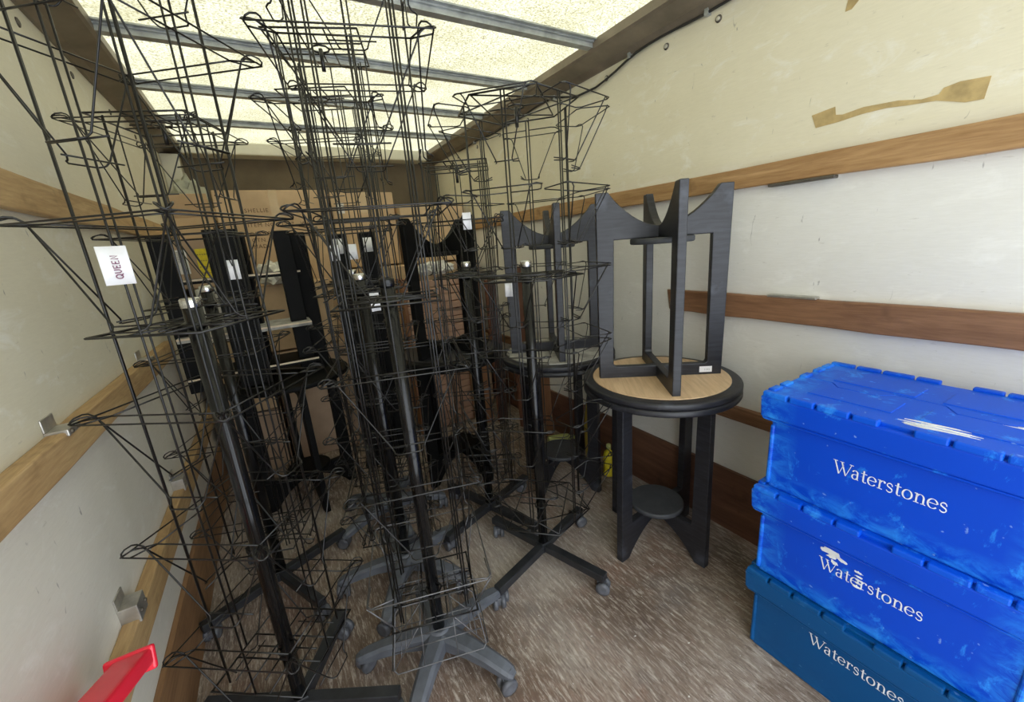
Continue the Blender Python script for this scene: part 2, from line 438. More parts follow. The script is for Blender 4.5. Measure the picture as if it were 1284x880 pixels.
# torn tape marks left on the right wall (flat)
def flat(name, poly, mat, parent, origin, ux, uz, t=.0016):
    n = Vector(ux).cross(Vector(uz)); mm = Matrix((( ux[0], uz[0], n[0], origin[0]), (ux[1], uz[1], n[1], origin[1]), (ux[2], uz[2], n[2], origin[2]), (0, 0, 0, 1)))
    mb = MB(); mb.prism(poly, t, mm); return link(name, mb.mesh(name, mat), parent)
def wpoly(pp): return [(-(y), z) for y, z in pp]
tp = [(.735,1.672),(.72,1.632),(.66,1.634),(.60,1.640),(.545,1.640),(.50,1.634),(.44,1.628),(.385,1.608),(.352,1.606),(.347,1.655),(.40,1.660),(.43,1.655),(.437,1.642),(.47,1.640),(.52,1.652),(.56,1.655),(.60,1.658),(.65,1.652),(.668,1.656),(.672,1.680)]
flat('tape_residue', wpoly(tp), M['glue'], wall_right, (XR-.0006, 0, 0), (0, -1, 0), (0, 0, 1))
tp2 = [(.675,1.93),(.672,1.955),(.655,2.0),(.56,2.0),(.60,1.968),(.62,1.955),(.645,1.945),(.66,1.93)]
flat('tape_residue', wpoly(tp2), M['glue'], wall_right, (XR-.0006, 0, 0), (0, -1, 0), (0, 0, 1))

# ------------------------------------------------------------------ round tables (one is inverted on another)
TH, TT, TR = .75, .027, .305
def half_frame():
    R, Ht = .245, TH-TT
    p = [(0, Ht), (R-.006, Ht), (R, .03), (R, 0), (R-.046, 0)]
    for i in range(1, 9):
        t = i/9; p.append(((R-.046)*(1-t), .130*sin(t*pi/2)**.85))
    p += [(0, .130), (0, .172), (R-.066, .172), (R-.062, Ht-.062), (R-.066, Ht-.054), (R-.074, Ht-.05), (0, Ht-.05)]
    mb = MB(); mb.prism(p, .030, Matrix(((1, 0, 0, 0), (0, 0, -1, 0), (0, 1, 0, 0), (0, 0, 0, 1))))
    return mb.mesh('leg', M['black'])
legme = half_frame()
tm = MB(); tm.lathe([(TR-.012, TH-TT), (TR-.002, TH-TT+.003), (TR, TH-TT+.008), (TR, TH-.007), (TR-.004, TH-.001), (TR-.014, TH)], 64); topme = tm.mesh('tabletop', M['black'])
sm = MB(); sm.lathe([(.110, .172), (.115, .175), (.115, .190), (.111, .194)], 40); shelfme = sm.mesh('shelf_disc', M['dusty'])
def under(mat):
    u = MB(); u.lathe([(.264, TH-TT-.0035), (.266, TH-TT-.0005)], 56); return u.mesh('underside_panel', M[mat])
um = {k: under(k) for k in ('tan', 'felt', 'black')}
def shade_black(me):
    m = me.copy(); m.materials.clear(); m.materials.append(M['shade_black']); return m
SHADE_BLACK = dict(t=shade_black(topme), s=shade_black(shelfme), l=shade_black(legme))
def table(label, x, y, rot, inverted, um_, dark=False):
    t = thing('round_table', label, 'table', (x, y, TH*2 if inverted else 0), (pi if inverted else 0, 0, radians(rot)), 'black round tables')
    bev(link('tabletop', SHADE_BLACK['t'] if dark else topme, t), .0015, 1)
    link('underside_panel', um[um_], t); link('shelf_disc', SHADE_BLACK['s'] if dark else shelfme, t)
    for k in range(4): bev(link('leg', SHADE_BLACK['l'] if dark else legme, t, (0, 0, 0), (0, 0, k*pi/2)), .003, 2)
    return t
T = [(1.300, 1.063, 4, 54, 'tan', 'nearest pair of tables, beside the blue crates'),
     (1.25, 1.69, 20, 60, 'felt', 'second pair of tables along the right wall'),
     (.82, 2.15, 20, 29, 'black', 'pair of tables in front of the brown slatted unit'),
     (.0, 2.45, 10, 62, 'felt', 'pair of tables at the left behind the wire racks')]
TOPS = []
lows = ['upright black round table nearest the blue crates, under the tan-bottomed one',
        'black round table standing upright behind the nearest stack, under the grey-bottomed one',
        'black round table standing upright before the slatted wooden unit, lower of its pair',
        'black round table at the left carrying the black shelf unit, behind the racks']
ups = ['upturned black round table with tan underside and a white sticker on its rail',
       'upturned black round table with scuffed grey underside, second stack along the right wall',
       'upturned black round table with black underside and curved feet before the cardboard boxes',
       None]
for (x, y, r0, r1, u, _), lo, hi in zip(T, lows, ups):
    table(lo, x, y, r0, False, 'black', y > 2)  # rear tables take the black with shade in its colour
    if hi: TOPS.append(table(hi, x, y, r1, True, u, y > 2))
# sticker with faint print on the nearest upturned table's rail
st = MB(); st.box((-.024, -.0012, -.012), (.024, 0, .012))
t0 = TOPS[0]
stk = link('sticker', st.mesh('sticker', M['paper']), t0, (.165, -.0151, TH-TT-.026)); stk['label'] = 'white sticker with faint grey print'
stk.rotation_euler = (0, 0, -pi/2)
stk.location = (-.0151, .178, TH-TT-.025)
pr = MB()
for i, (a, b) in enumerate((((-.014, -.003), (-.014, .005)), ((-.010, -.003), (-.006, .004)), ((-.006, -.003), (-.010, .004)), ((-.002, -.003), (-.002, .004)), ((.004, -.003), (.004, .004)))):
    pr.tube([(a[0], -.0014, a[1]), (b[0], -.0014, b[1])], .0007, 4)
link('print', pr.mesh('print', M['greyink']), stk)

# ------------------------------------------------------------------ wire spinner racks
WR = .0019
def mk_pocket(kind):
    mb = MB()
    if kind == 'hex':
        a, bw, fwid, d, h = .173, .098, .118, .105, .165
        vt, vb, db = .085, .022, .035
        rim = bend([(a, -.006, 0), (a, -bw, 0), (a+d, -fwid, .004), (a+d, fwid, .004), (a, bw, 0), (a, .006, 0)])
        mb.tube(rim, WR)
        for s in (-1, 1):
            mb.tube(bend([(a+d-.014, s*fwid*1.0, .004), (a+d-.004, s*(vt+.012), .008), (a+d, s*vt, .0), (a+db, s*vb, -h), (a, s*vb*1.6, -h+.004)], .008), WR)
        mb.tube(bend([(a, -.035, -h+.012), (a+db+.004, -.028, -h+.002), (a+db+.004, .028, -h+.002), (a, .035, -h+.012)], .008), WR)
    else:
        a, f, wd, h = .126, .172, .178, .20
        # one wire: front rim, turned back at both corners, down in two slanting arms to a narrow foot
        p = [(f, wd, 0), (f-.020, wd-.004, .014), (f-.030, wd-.028, .012), (a+.012, .038, -h), (a+.030, .034, -h-.006),
             (a+.030, -.034, -h-.006), (a+.012, -.038, -h), (f-.030, -wd+.028, .012), (f-.020, -wd+.004, .014), (f, -wd, 0)]
        P = [Vector(q) for q in p]; o = []
        for k in range(len(P)):
            A, Bq = P[k-1]-P[k], P[(k+1) % len(P)]-P[k]; r = min(.008, A.length*.35, Bq.length*.35)
            o += [P[k]+A.normalized()*r, P[k]+Bq.normalized()*r]
        mb.tube(o, WR, 5, True)
        mb.tube([(a+.002, -.128, 0), (a+.002, .128, 0)], WR)                       # bar along the cage face
        for s in (-1, 1): mb.tube([(a, s*.126, 0), (f, s*.150, 0)], WR)             # short stays out to the rim
        mb.tube([(a, -.06, -h+.002), (a, .06, -h+.002)], WR)
    return mb.mesh('wire_pocket', M['wire'])
POCK = {k: mk_pocket(k) for k in ('hex', 'square')}
def mk_grid():
    mb = MB(); q = [(.045, .12, -.14), (.145, .14, -.275)]
    mb.tube(bend([(.045, -.02, -.14), (.045, -.12, -.14), (.145, -.14, -.275), (.145, .14, -.275), (.045, .12, -.14), (.045, -.02, -.14)]), WR)
    for t in (.30, .52, .68):
        mb.tube([(.045+.1*t, -.12-.02*t, -.14-.135*t), (.045+.1*t, .12+.02*t, -.14-.135*t)], WR*.9)
    mb.tube(bend([(.10, -.165, .01), (.172, -.17, 0), (.172, .17, 0), (.10, .165, .01)]), WR)
    for s in (-1, 1):
        mb.tube([(.172, s*.165, 0), (.13, s*.10, -.145)], WR*.9); mb.tube([(.145, s*.05, -.275), (.045, s*.05, -.14)], WR*.9)
    return mb.mesh('wire_pocket', M['wire_grey'])
GRID = mk_grid()
def mk_post(L, pair_r, double=True):
    mb = MB()
    if double:
        for s in (-1, 1): mb.tube([(pair_r, s*.0052, 0), (pair_r, s*.0052, L)], .0024, 6)
    else: mb.tube([(pair_r, 0, 0), (pair_r, 0, L)], .0023, 6)
    return mb
_pc = {}
def post(L, pr_, double=True):
    k = (round(L, 3), round(pr_, 3), double)
    if k not in _pc: _pc[k] = mk_post(L, pr_, double).mesh('cage_post', M['wire'])
    return _pc[k]
def mk_frame(kind):
    mb = MB()
    if kind != 'square':
        k = .2 if kind == 'hex' else .181
        V = [(k*cos(radians(30+60*i)), k*sin(radians(30+60*i)), 0) for i in range(6)]
        mb.tube(V, .0028, 5, True)
        for o in (0, 1): mb.tube([(V[(o+2*i) % 6][0]*.97, V[(o+2*i) % 6][1]*.97, .004*o) for i in range(3)], .0024, 5, True)
    else:
        V = [(.178*cos(radians(45+90*i)), .178*sin(radians(45+90*i)), 0) for i in range(4)]
        mb.tube(V, .0028, 5, True)
        for i in range(4):
            a, b = Vector(V[i]), Vector(V[(i+1) % 4])
            mb.tube([a.lerp(b, .36), Vector(V[(i+2) % 4]).lerp(Vector(V[(i+3) % 4]), .64)], .0024)
    mb.tube([(.026*cos(i*pi/4), .026*sin(i*pi/4), 0) for i in range(8)], .0028, 5, True)
    for i in range(4): mb.tube([(.026*cos(i*pi/2), .026*sin(i*pi/2), 0), (.09*cos(i*pi/2), .09*sin(i*pi/2), 0)], .0024)
    return mb.mesh('cage_frame', M['wire'])
FRAME = {k: mk_frame(k) for k in ('hex', 'square')}
pm = MB(); pm.lathe([(.0195, .085), (.0195, 1.262)], 20); POLE = pm.mesh('pole', M['pole'])
pc = MB(); pc.lathe([(.0198, 1.262), (.0205, 1.263), (.0205, 1.280), (.017, 1.284)], 20); CAP = pc.mesh('pole_cap', M['chrome']); CAPB = pc.mesh('pole_cap', M['pole'])
hk = MB(); hk.lathe([(.006, -.06), (.006, .0)], 8); HUB = hk.mesh('hub_pin', M['wire'])
def mk_caster():
    mb = MB()
    rx = Matrix.Rotation(pi/2, 4, 'X')
    for s in (-1, 1): mb.lathe([(.018, -.010), (.027, -.007), (.027, .007), (.014, .010)], 18, Matrix.Translation((.012, s*.0155, .027)) @ rx)
    mb.box((-.010, -.007, .02), (.026, .007, .052)); mb.lathe([(.007, .03), (.007, .075)], 8)
    return mb.mesh('caster', M['caster'])
CAST = mk_caster()
def mk_star_arm():
    mb = MB(); sec = []
    for (u, w_, z1, z0) in ((.0, .034, .120, .066), (.05, .032, .118, .070), (.12, .028, .112, .074), (.19, .025, .100, .066), (.245, .024, .084, .056), (.268, .021, .074, .055), (.280, .012, .066, .055)):
        sec.append([(u, -w_, z0), (u, w_, z0), (u, w_, z1-.008), (u, w_*.6, z1), (u, -w_*.6, z1), (u, -w_, z1-.008)])
    vs = [p for s in sec for p in s]; n = 6
    fs = [tuple(range(n))[::-1], tuple(range((len(sec)-1)*n, len(sec)*n))]
    for j in range(len(sec)-1):
        for i in range(n): fs.append((j*n+i, j*n+(i+1) % n, (j+1)*n+(i+1) % n, (j+1)*n+i))
    mb.add(vs, fs); return mb.mesh('base_arm', M['basegrey'])
STAR = mk_star_arm()
sh = MB(); sh.lathe([(.040, .066), (.040, .112), (.030, .124), (.026, .126)], 24); STARHUB = sh.mesh('base_hub', M['basegrey'])
ca = MB(); ca.box((.018, -.0175, .060), (.295, .0175, .092)); CROSS = ca.mesh('base_arm', M['baseblk'])
ch = MB(); ch.box((-.021, -.021, .055), (.021, .021, .100)); CROSSHUB = ch.mesh('base_hub', M['baseblk'])
RG = 'black wire spinner racks'
GRID_ON = 'foremost'
def rack(label, x, y, kind, ang, tiers, zb, zt, base, bang, cap='chrome', skip=()):
    t = thing('spinner_rack', label, 'rack', (x, y, 0), (0, 0, 0), RG)
    link('pole', POLE, t); link('pole_cap', CAP if cap == 'chrome' else CAPB, t)
    nf = 4 if kind == 'square' else 6
    ap = {'hex': .173, 'square': .126}[kind]
    L = zt-zb
    for i in range(nf):
        a = radians(ang+i*360/nf)
        link('cage_post', post(L, ap, kind == 'hex'), t, (0, 0, zb), (0, 0, a))
        if kind == 'square': link('cage_post', post(L, .138, True), t, (0, 0, zb), (0, 0, a+pi/4))
    off = radians(ang)
    for z in (zb, .985*1.245, zt): link('cage_frame', FRAME[kind], t, (0, 0, z), (0, 0, off))
    link('hub_pin', HUB, t, (0, 0, zt))
    for z in tiers:
        for i in range(nf):
            if (round(z, 2), i) in skip: continue
            g = GRID_ON in label[:9] and z == tiers[0]
            o = link('wire_pocket', GRID if g else POCK[kind], t, (0, 0, z), (0, 0, radians(ang+i*360/nf)))
    if base == 'star':
        link('base_hub', STARHUB, t)
        for k in range(5):
            a = radians(bang+72*k)
            o = link('base_arm', STAR, t, (0, 0, 0), (0, 0, a)); link('caster', CAST, o, (.262, 0, 0), (0, 0, random.uniform(-2.5, 2.5)))
    else:
        bev(link('base_hub', CROSSHUB, t), .002, 1)
        for k in range(4):
            a = radians(bang+90*k)
            o = bev(link('base_arm', CROSS, t, (0, 0, 0), (0, 0, a)), .002, 1); link('caster', CAST, o, (.272, 0, 0), (0, 0, random.uniform(-2.5, 2.5)))
    return t
T6 = [.505, .75, 1.0, 1.25, 1.495, 1.74]
TS = [.425, .74, 1.06, 1.445, 1.775]
rF = rack('tall square wire rack nearest the left wall, with the white QUEEN paper', -.155, 1.145, 'square', 233, TS+[2.07], .28, 2.09, 'cross', -31)
rP2 = rack('wire rack behind the one with the QUEEN paper, on a black cross base', -.185, 1.755, 'square', 249, TS[:4]+[1.76], .28, 1.785, 'cross', 25)
rC = rack('foremost wire rack on a grey five-arm base, with a small grey grid basket low down', .268, 1.095, 'square', 253.7, TS+[2.07], .28, 2.09, 'star', 158, 'black')
rP4 = rack('wire rack directly behind the foremost five-arm rack, also on a grey five-arm base', .277, 1.505, 'square', 250, TS, .28, 1.96, 'star', 165)
rE = rack('six-sided wire rack farthest right, its black cross base in plain view on the floor', .800, 1.240, 'hex', 45, T6, .28, 1.772, 'cross', -72)
rP5 = rack('wire rack close behind the rightmost rack, before the table with black underside', .745, 1.63, 'square', 240, TS[:4], .28, 1.66, 'cross', 20)
rP6 = rack('rearmost wire rack in the middle, third in line behind the foremost five-arm rack', .33, 1.95, 'square', 245, TS, .28, 1.96, 'star', 200)

# paper tags tied to the racks
def paper(parent, p, wdt, hgt, yaw, tilt=0, name='paper_tag'):
    mb = MB(); n = 6
    vs = []; fs = []
    for i in range(n+1):
        u = i/n-.5
        for z in (-.5, .5): vs.append((u*wdt, .006*cos(u*3.0)*(1 if z > 0 else .6), z*hgt))
    for i in range(n): fs.append((2*i, 2*i+2, 2*i+3, 2*i+1))
    mb.add(vs, fs, True)
    o = link(name, mb.mesh(name, M['paper']), parent, p, (0, tilt, yaw))
    s = o.modifiers.new('thick', 'SOLIDIFY'); s.thickness = .0008
    return o

# ------------------------------------------------------------------ ribbons for lettering
def ribbon(mb, pts, wf, mat):
    """flat pen stroke: wf(direction)->width; lies in local x,y (z=0), front +z"""
    P = [Vector((p[0], p[1], 0)) for p in pts]; vs = []
    for i in range(len(P)):
        d = (P[min(i+1, len(P)-1)]-P[max(i-1, 0)]).normalized(); nrm = Vector((-d.y, d.x, 0)); wd = wf(d)/2
        vs += [P[i]+nrm*wd, P[i]-nrm*wd]
    fs = [(2*i, 2*i+1, 2*i+3, 2*i+2) for i in range(len(P)-1)]
    mb.add(vs, fs, False, mat)
def arc(cx, cy, rx, ry, a0, a1, n=14): return [(cx+rx*cos(radians(a0+(a1-a0)*i/n)), cy+ry*sin(radians(a0+(a1-a0)*i/n))) for i in range(n+1)]
CON = lambda d: .055+.105*abs(d.y)**1.4
THK = lambda d: .155
THN = lambda d: .065
def glyph(c):
    """(strokes, advance) in x-height units"""
    S = []
    def hs(x0, x1, y): S.append(([(x0, y), (x1, y)], lambda d: .07))
    if c == 'W':
        S.append(([(.18, 1.46), (.70, 0)], THK)); S.append(([(.70, 0), (1.10, 1.2)], THN)); S.append(([(.88, 1.46), (1.42, 0)], THK)); S.append(([(1.42, 0), (1.92, 1.46)], THN))
        hs(-.02, .44, 1.44); hs(.70, 1.12, 1.44); hs(1.70, 2.12, 1.44); return S, 1.98
    if c == 'a':
        S.append((arc(.36, .72, .26, .27, 165, 20)+[(.61, .6), (.61, .16)]+arc(.72, .14, .11, .13, 180, 290, 6), CON))
        S.append(([(.60, .60)]+arc(.34, .28, .25, .27, 75, 330), CON)); return S, .90
    if c == 't':
        S.append(([(.30, 1.30), (.30, .22)]+arc(.47, .22, .17, .20, 180, 320, 8), CON)); hs(.04, .62, .97); return S, .68
    if c == 'e':
        S.append((arc(.45, .49, .38, .48, 8, 325, 24), CON)); S.append(([(.10, .53), (.80, .53)], lambda d: .07)); return S, .92
    if c == 'r':
        S.append(([(.26, 1.0), (.26, 0)], THK)); hs(.05, .55, .035); hs(.05, .28, .95)
        S.append((arc(.56, .62, .27, .35, 165, 55, 8), CON)); S.append((arc(.68, .86, .06, .06, 0, 360, 8), lambda d: .10)); return S, .80
    if c == 's':
        S.append(([(.60, .70)]+arc(.36, .75, .22, .22, 20, 215, 10)+[(.36, .52)]+arc(.37, .26, .25, .24, 55, -165, 12), lambda d: .075+.09*abs(d.x*.6+abs(d.y)*.3))); return S, .76
    if c == 'o':
        S.append((arc(.48, .49, .39, .48, 0, 360, 30), CON)); return S, 1.0
    if c == 'n':
        S.append(([(.26, 1.0), (.26, 0)], THK)); hs(.05, .50, .035); hs(.05, .28, .95)
        S.append((arc(.56, .58, .29, .38, 170, 0, 12)+[(.85, .5), (.85, 0)], CON)); hs(.64, 1.06, .035); return S, 1.12
    return S, .5
def word(txt, unit, stretch=1.0):
    mb = MB(); x = 0
    for c in txt:
        S, adv = glyph(c)
        for pts, wf in S:
            ribbon(mb, pts, wf, Matrix.Translation((x*unit*stretch, 0, 0)) @ Matrix.Diagonal((unit*stretch, unit, unit, 1)))
        x += adv
    return mb, x*unit*stretch

# ------------------------------------------------------------------ blue crates, stacked
WAT, WLEN = word('Waterstones', .0242)
kx = .212/WLEN
WAT, WLEN = word('Waterstones', .0242, kx)
WATME = WAT.mesh('lettering', M['white'])
def crate(label, z0, dx, dy, rot, mb_, ml_, txt_z):
    t = thing('tote_crate', label, 'crate', (1.330+dx, .282+dy, z0), (0, 0, radians(rot)), 'lidded plastic crates with white lettering')
    hw, hl = .182, .265          # half depth (x), half length (y) of the body at the rim
    b = MB(); b.frustum((-hw+.006, -hl+.006), (hw-.006, hl-.006), 0, (-hw, -hl), (hw, hl), .292)
    for s in (-1, 1):            # corner ribs
        b.box((-hw-.002, s*hl-.012 if s > 0 else -hl, .012), (-hw+.01, s*hl if s > 0 else -hl+.012, .2))
    bev(link('body', b.mesh('body', M[mb_]), t), .010, 3)
    r = MB(); o = .020
    r.frustum((-hw-o+.006, -hl-o+.006), (hw+o-.006, hl+o-.006), .215, (-hw-o, -hl-o), (hw+o, hl+o), .225)
    r.frustum((-hw-o, -hl-o), (hw+o, hl+o), .225, (-hw-o-.003, -hl-o-.003), (hw+o+.003, hl+o+.003), .288)
    bev(link('rim', r.mesh('rim', M[mb_]), t), .005, 2)
    g = MB(); g.box((-.060, hl+.012, .165), (.060, hl+.026, .208)); bev(link('handle', g.mesh('handle', M[mb_]), t), .006, 2)
    # two lid leaves meeting on a stepped line
    zig = [(.012, -.30), (.012, -.17), (-.02, -.145), (-.02, -.06), (.02, -.03), (.02, .07), (-.018, .10), (-.018, .19), (.01, .215), (.01, .30)]
    Lx, Ly = hw+o-.014, hl+o-.002
    zz = [(x, max(-Ly, min(Ly, y*Ly/.30))) for x, y in zig]
    for s in (-1, 1):
        poly = [(x+s*.0015, y) for x, y in zz]
        poly = poly+[(s*Lx, Ly), (s*Lx, -Ly)] if s > 0 else poly+[(-Lx, Ly), (-Lx, -Ly)]
        if s > 0: poly = list(reversed(poly))
        area = sum(poly[i][0]*poly[(i+1) % len(poly)][1]-poly[(i+1) % len(poly)][0]*poly[i][1] for i in range(len(poly)))
        if area < 0: poly = list(reversed(poly))
        lm = MB(); lm.prism(poly, .010, Matrix.Translation((0, 0, .291)))
        lm.box((s*.075-.045, -.20, .294), (s*.075+.045, -.02, .2985)); lm.box((s*.075-.045, .03, .294), (s*.075+.045, .21, .2985))
        bev(link('lid_leaf', lm.mesh('lid_leaf', M[ml_]), t), .002, 2)
    for s in (-1, 1):
        segs = [(-.282, -.222), (-.217, -.168), (-.163, -.095), (-.090, -.035), (.025, .075), (.081, .150), (.156, .214), (.220, .282)]
        for (a, c) in segs:
            k = MB(); x = s*(hw+o-.006)
            k.box((x-.010, a, .286), (x+.010, c, .3035)); bev(link('hinge_knuckle', k.mesh('hinge_knuckle', M[ml_]), t), .004, 2)
    for s in (-1, 1):
        for a in (-.15, -.09, .02, .10, .155):
            k = MB(); y = s*(hl+o-.008); k.box((a-.022, y-.010, .286), (a+.022, y+.010, .302)); bev(link('lid_tab', k.mesh('lid_tab', M[ml_]), t), .004, 2)
    # lettering on the long face (reads from far to near)
    lo = link('lettering', WATME, t)
    slope = .006/.292
    fx = -hw+.006-slope*txt_z-.0012
    an = math.atan(slope)
    lo.matrix_local = Matrix(((0, -sin(an), -cos(an), fx), (-1, 0, 0, .106), (0, cos(an), -sin(an), txt_z), (0, 0, 0, 1)))
    lo['label'] = 'white serif lettering'
    return t
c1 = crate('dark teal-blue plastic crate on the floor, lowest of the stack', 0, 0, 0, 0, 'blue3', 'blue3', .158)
c2 = crate('bright blue plastic crate with white scrapes across its lettering, middle of the stack', .296, 0, .004, .5, 'blue', 'blue2', .128)
c3 = crate('bright blue plastic crate with white scrapes on its lid, topmost of the stack', .592, .004, .002, -.8, 'blue', 'blue2', .125)
def scrapes(parent, name, polys, mm):
    for p in polys:
        mb = MB(); mb.prism(p, .0012, mm); o = link(name, mb.mesh(name, M['scrape']), parent); o['label'] = 'white scraped patch'
def blob(x, y, lx, ly, n=14, seed=0, ang=0):
    r = random.Random(seed); o = []
    for i in range(n):
        a = 2*pi*i/n; k = r.uniform(.55, 1.15); u, v = lx*k*cos(a), ly*k*sin(a)
        o.append((x+u*cos(ang)-v*sin(ang), y+u*sin(ang)+v*cos(ang)))
    return o
top = Matrix.Translation((0, 0, .2968))
scrapes(c3, 'scrape', [blob(-.152, -.055, .006, .065, seed=1, ang=.10), blob(-.139, -.062, .005, .070, seed=2, ang=.08), blob(-.127, -.045, .005, .052, seed=3, ang=.12), blob(-.160, -.030, .004, .03, seed=21),
    blob(-.098, -.105, .016, .060, seed=4, ang=.06), blob(-.078, -.150, .008, .045, seed=5, ang=.15), blob(-.055, -.165, .010, .060, seed=6, ang=.1), blob(-.030, -.15, .008, .045, seed=7, ang=.15), blob(-.06,-.225,.010,.035,seed=8), blob(-.015,-.20,.010,.05,seed=9,ang=.1)], top)
fm = Matrix(((0, 0, -1, -.1806), (-1, 0, 0, 0), (0, 1, 0, 0), (0, 0, 0, 1)))
scrapes(c2, 'scrape', [blob(-.084, .190, .026, .011, seed=11, ang=-.1), blob(-.058, .183, .016, .006, seed=12, ang=-.4), blob(-.080, .178, .014, .006, seed=13), blob(-.072, .164, .010, .006, seed=14, ang=-.6),
    blob(-.020, .172, .009, .0035, seed=15, ang=-.1), blob(-.018, .160, .010, .003, seed=16), blob(-.018, .150, .010, .003, seed=17), blob(-.018, .141, .009, .003, seed=18), blob(-.020, .128, .012, .004, seed=19)], fm)

# ------------------------------------------------------------------ QUEEN paper on the left rack and other tags
qp = paper(rF, (-.078, -.112, 1.362), .042, .070, radians(13), 0, 'paper_sheet'); qp['label'] = 'white paper sheet handwritten QUEEN'
qm = MB(); PEN = lambda d: .0018
def Q(strokes, off):
    for s in strokes:
        ribbon(qm, [(p[0]*.0098, p[1]*.0105) for p in [(a+off, b) for a, b in s]], PEN, None)
Q([arc(.4, .5, .38, .45, 0, 360, 14), [(.5, .3), (.9, -.1)]], 0); Q([[(.1, 1), (.1, .3), (.35, .05), (.65, .3), (.65, 1)]], 1.0)
for k in (1.9, 2.7): Q([[(.6, .95), (.1, .95), (.1, .05), (.65, .05)], [(.1, .5), (.5, .5)]], k)
Q([[(.1, 0), (.1, 1), (.65, .05), (.65, 1)]], 3.55)
qo = link('lettering', qm.mesh('lettering', M['ink']), qp)
qo.matrix_local = Matrix(((0, -1, 0, .006), (0, 0, -1, -.0012), (1, 0, 0, -.024), (0, 0, 0, 1)))
for (par, p, yw) in ((rP2, (.10, -.14, 1.33), -.2), (rP6, (-.07, -.12, 1.36), .1), (rP6, (.0, -.125, 1.36), .1), (rP4, (.02, -.10, 1.19), .2), (rP5, (-.05, -.16, 1.44), -.3), (rE, (.02, .17, 1.17), -.9)):
    paper(par, p, .032, .062, yw)

# ------------------------------------------------------------------ cardboard boxes at the back
CG = 'cardboard boxes piled at the far end'
def cbox(label, x0, x1, y0, z0, z1, mat, depth=.38, tapes=True, rot=0, flaps=False):
    t = thing('cardboard_box', label, 'box', ((x0+x1)/2, y0+depth/2, z0), (0, 0, radians(rot)), CG)
    hx, hy, h = (x1-x0)/2-.004, depth/2-.004, z1-z0-.003
    b = MB(); b.box((-hx, -hy, 0), (hx, hy, h)); bev(link('carton', b.mesh('carton', M[mat]), t), .006, 2)
    f = MB(); f.box((-hx+.004, -hy+.003, h-.001), (hx-.004, -.002, h+.002)); link('top_flap', f.mesh('top_flap', M[mat]), t)
    f2 = MB(); f2.box((-hx+.004, .002, h-.001), (hx-.004, hy-.003, h+.002)); link('top_flap', f2.mesh('top_flap', M[mat]), t)
    if tapes:
        tp_ = MB(); tp_.box((-.026, -hy-.0012, h*.72), (.026, -hy+.001, h)); tp_.box((-.026, -hy, h+.0015), (.026, hy, h+.003)); link('tape', tp_.mesh('tape', M['tape']), t)
    if flaps:
        for s, a in ((-1, .5), (1, -.7)):
            g = MB(); g.box((-hx, -.004, 0), (hx, .0, .16)); o = link('open_flap', g.mesh('open_flap', M[mat]), t, (0, s*hy, h), (a*1.2, 0, 0))
    return t
bText = cbox('largest brown cardboard box with printed lines of text, top left of the pile', -.205, .50, 3.40, 1.16, 1.82, 'card', .5)
bA = cbox('brown cardboard box right of the printed one, tape over its lid', .51, .98, 3.38, 1.25, 1.80, 'card', .5)
bB = cbox('pale cardboard box at the right end of the pile top, near the right wall', .99, 1.55, 3.30, 1.24, 1.70, 'card2', .5)
bL = cbox('cardboard box with open flaps in the far left corner', -.45, -.22, 3.42, 1.12, 1.66, 'card2', .45, False, 0, True)
bS = cbox('shipping carton with a grey barcode label and a yellow label', -.455, -.075, 2.98, 1.225, 1.50, 'card3', .36, False)
bW = cbox('plain white carton under the box with the yellow label', -.37, -.10, 2.94, .90, 1.22, 'whitecard', .38, False)
bM = cbox('brown carton below the printed box, left of centre', -.09, .36, 2.98, .78, 1.20, 'card', .36)
bN = cbox('small brown carton supporting the white carton', -.44, -.09, 2.94, .42, .89, 'card', .40)
bO = cbox('brown carton on the floor in the far left corner', -.45, -.08, 2.94, 0, .41, 'card3', .42)
bP = cbox('tall brown carton on the floor under the left middle of the pile', -.07, .42, 2.96, 0, .77, 'card3', .42)
bQ = cbox('brown carton in the middle of the pile behind the slatted unit', .52, 1.00, 3.10, .62, 1.24, 'card', .55)
bR = cbox('brown carton on the floor behind the slatted unit', .50, 1.00, 3.06, 0, .61, 'card3', .6)
bT = cbox('brown carton beside the right wall, middle of the pile', 1.02, 1.55, 3.10, .62, 1.23, 'card3', .55)
bU = cbox('brown carton on the floor beside the far right corner', 1.02, 1.55, 3.06, 0, .61, 'card', .6)
bV = cbox('wide carton under the printed box at the back', -.205, .50, 3.40, .60, 1.155, 'card', .5)
bX = cbox('wide carton on the floor under the back row', -.205, .50, 3.42, 0, .595, 'card3', .5)
bY = cbox('narrow carton under the one with open flaps', -.45, -.215, 3.42, 0, 1.115, 'card', .45)
# printed text and labels
def text_obj(s, size, mat, parent, mtx, name='lettering'):
    cu = bpy.data.curves.new('t', 'FONT'); cu.body = s; cu.size = size; cu.resolution_u = 2; cu.space_character = 1.15
    tmp = bpy.data.objects.new('t', cu); COL.objects.link(tmp)
    dg = bpy.context.evaluated_depsgraph_get(); me = bpy.data.meshes.new_from_object(tmp.evaluated_get(dg))
    bpy.data.objects.remove(tmp); me.materials.clear(); me.materials.append(mat)
    o = link(name, me, parent); o.matrix_local = mtx; return o
for s, x, z in (('SHELLIE', -.187, .515), ('ITEM NO.: 1267', -.187, .420), ('WOOL', .14, .420), ('ORDER NO.', -.187, .362), ('CTN. -', -.182, .320), ('MADE IN', -.182, .278)):
    text_obj(s, .037, M['print_'], bText, Matrix(((1, 0, 0, x), (0, 0, -1, -.2478), (0, 1, 0, z), (0, 0, 0, 1))))
def plate(name, par, x, z, wd, ht, y, mat, t=.0015):
    mb = MB(); mb.box((x, y-t, z), (x+wd, y, z+ht)); return link(name, mb.mesh(name, M[mat]), par)
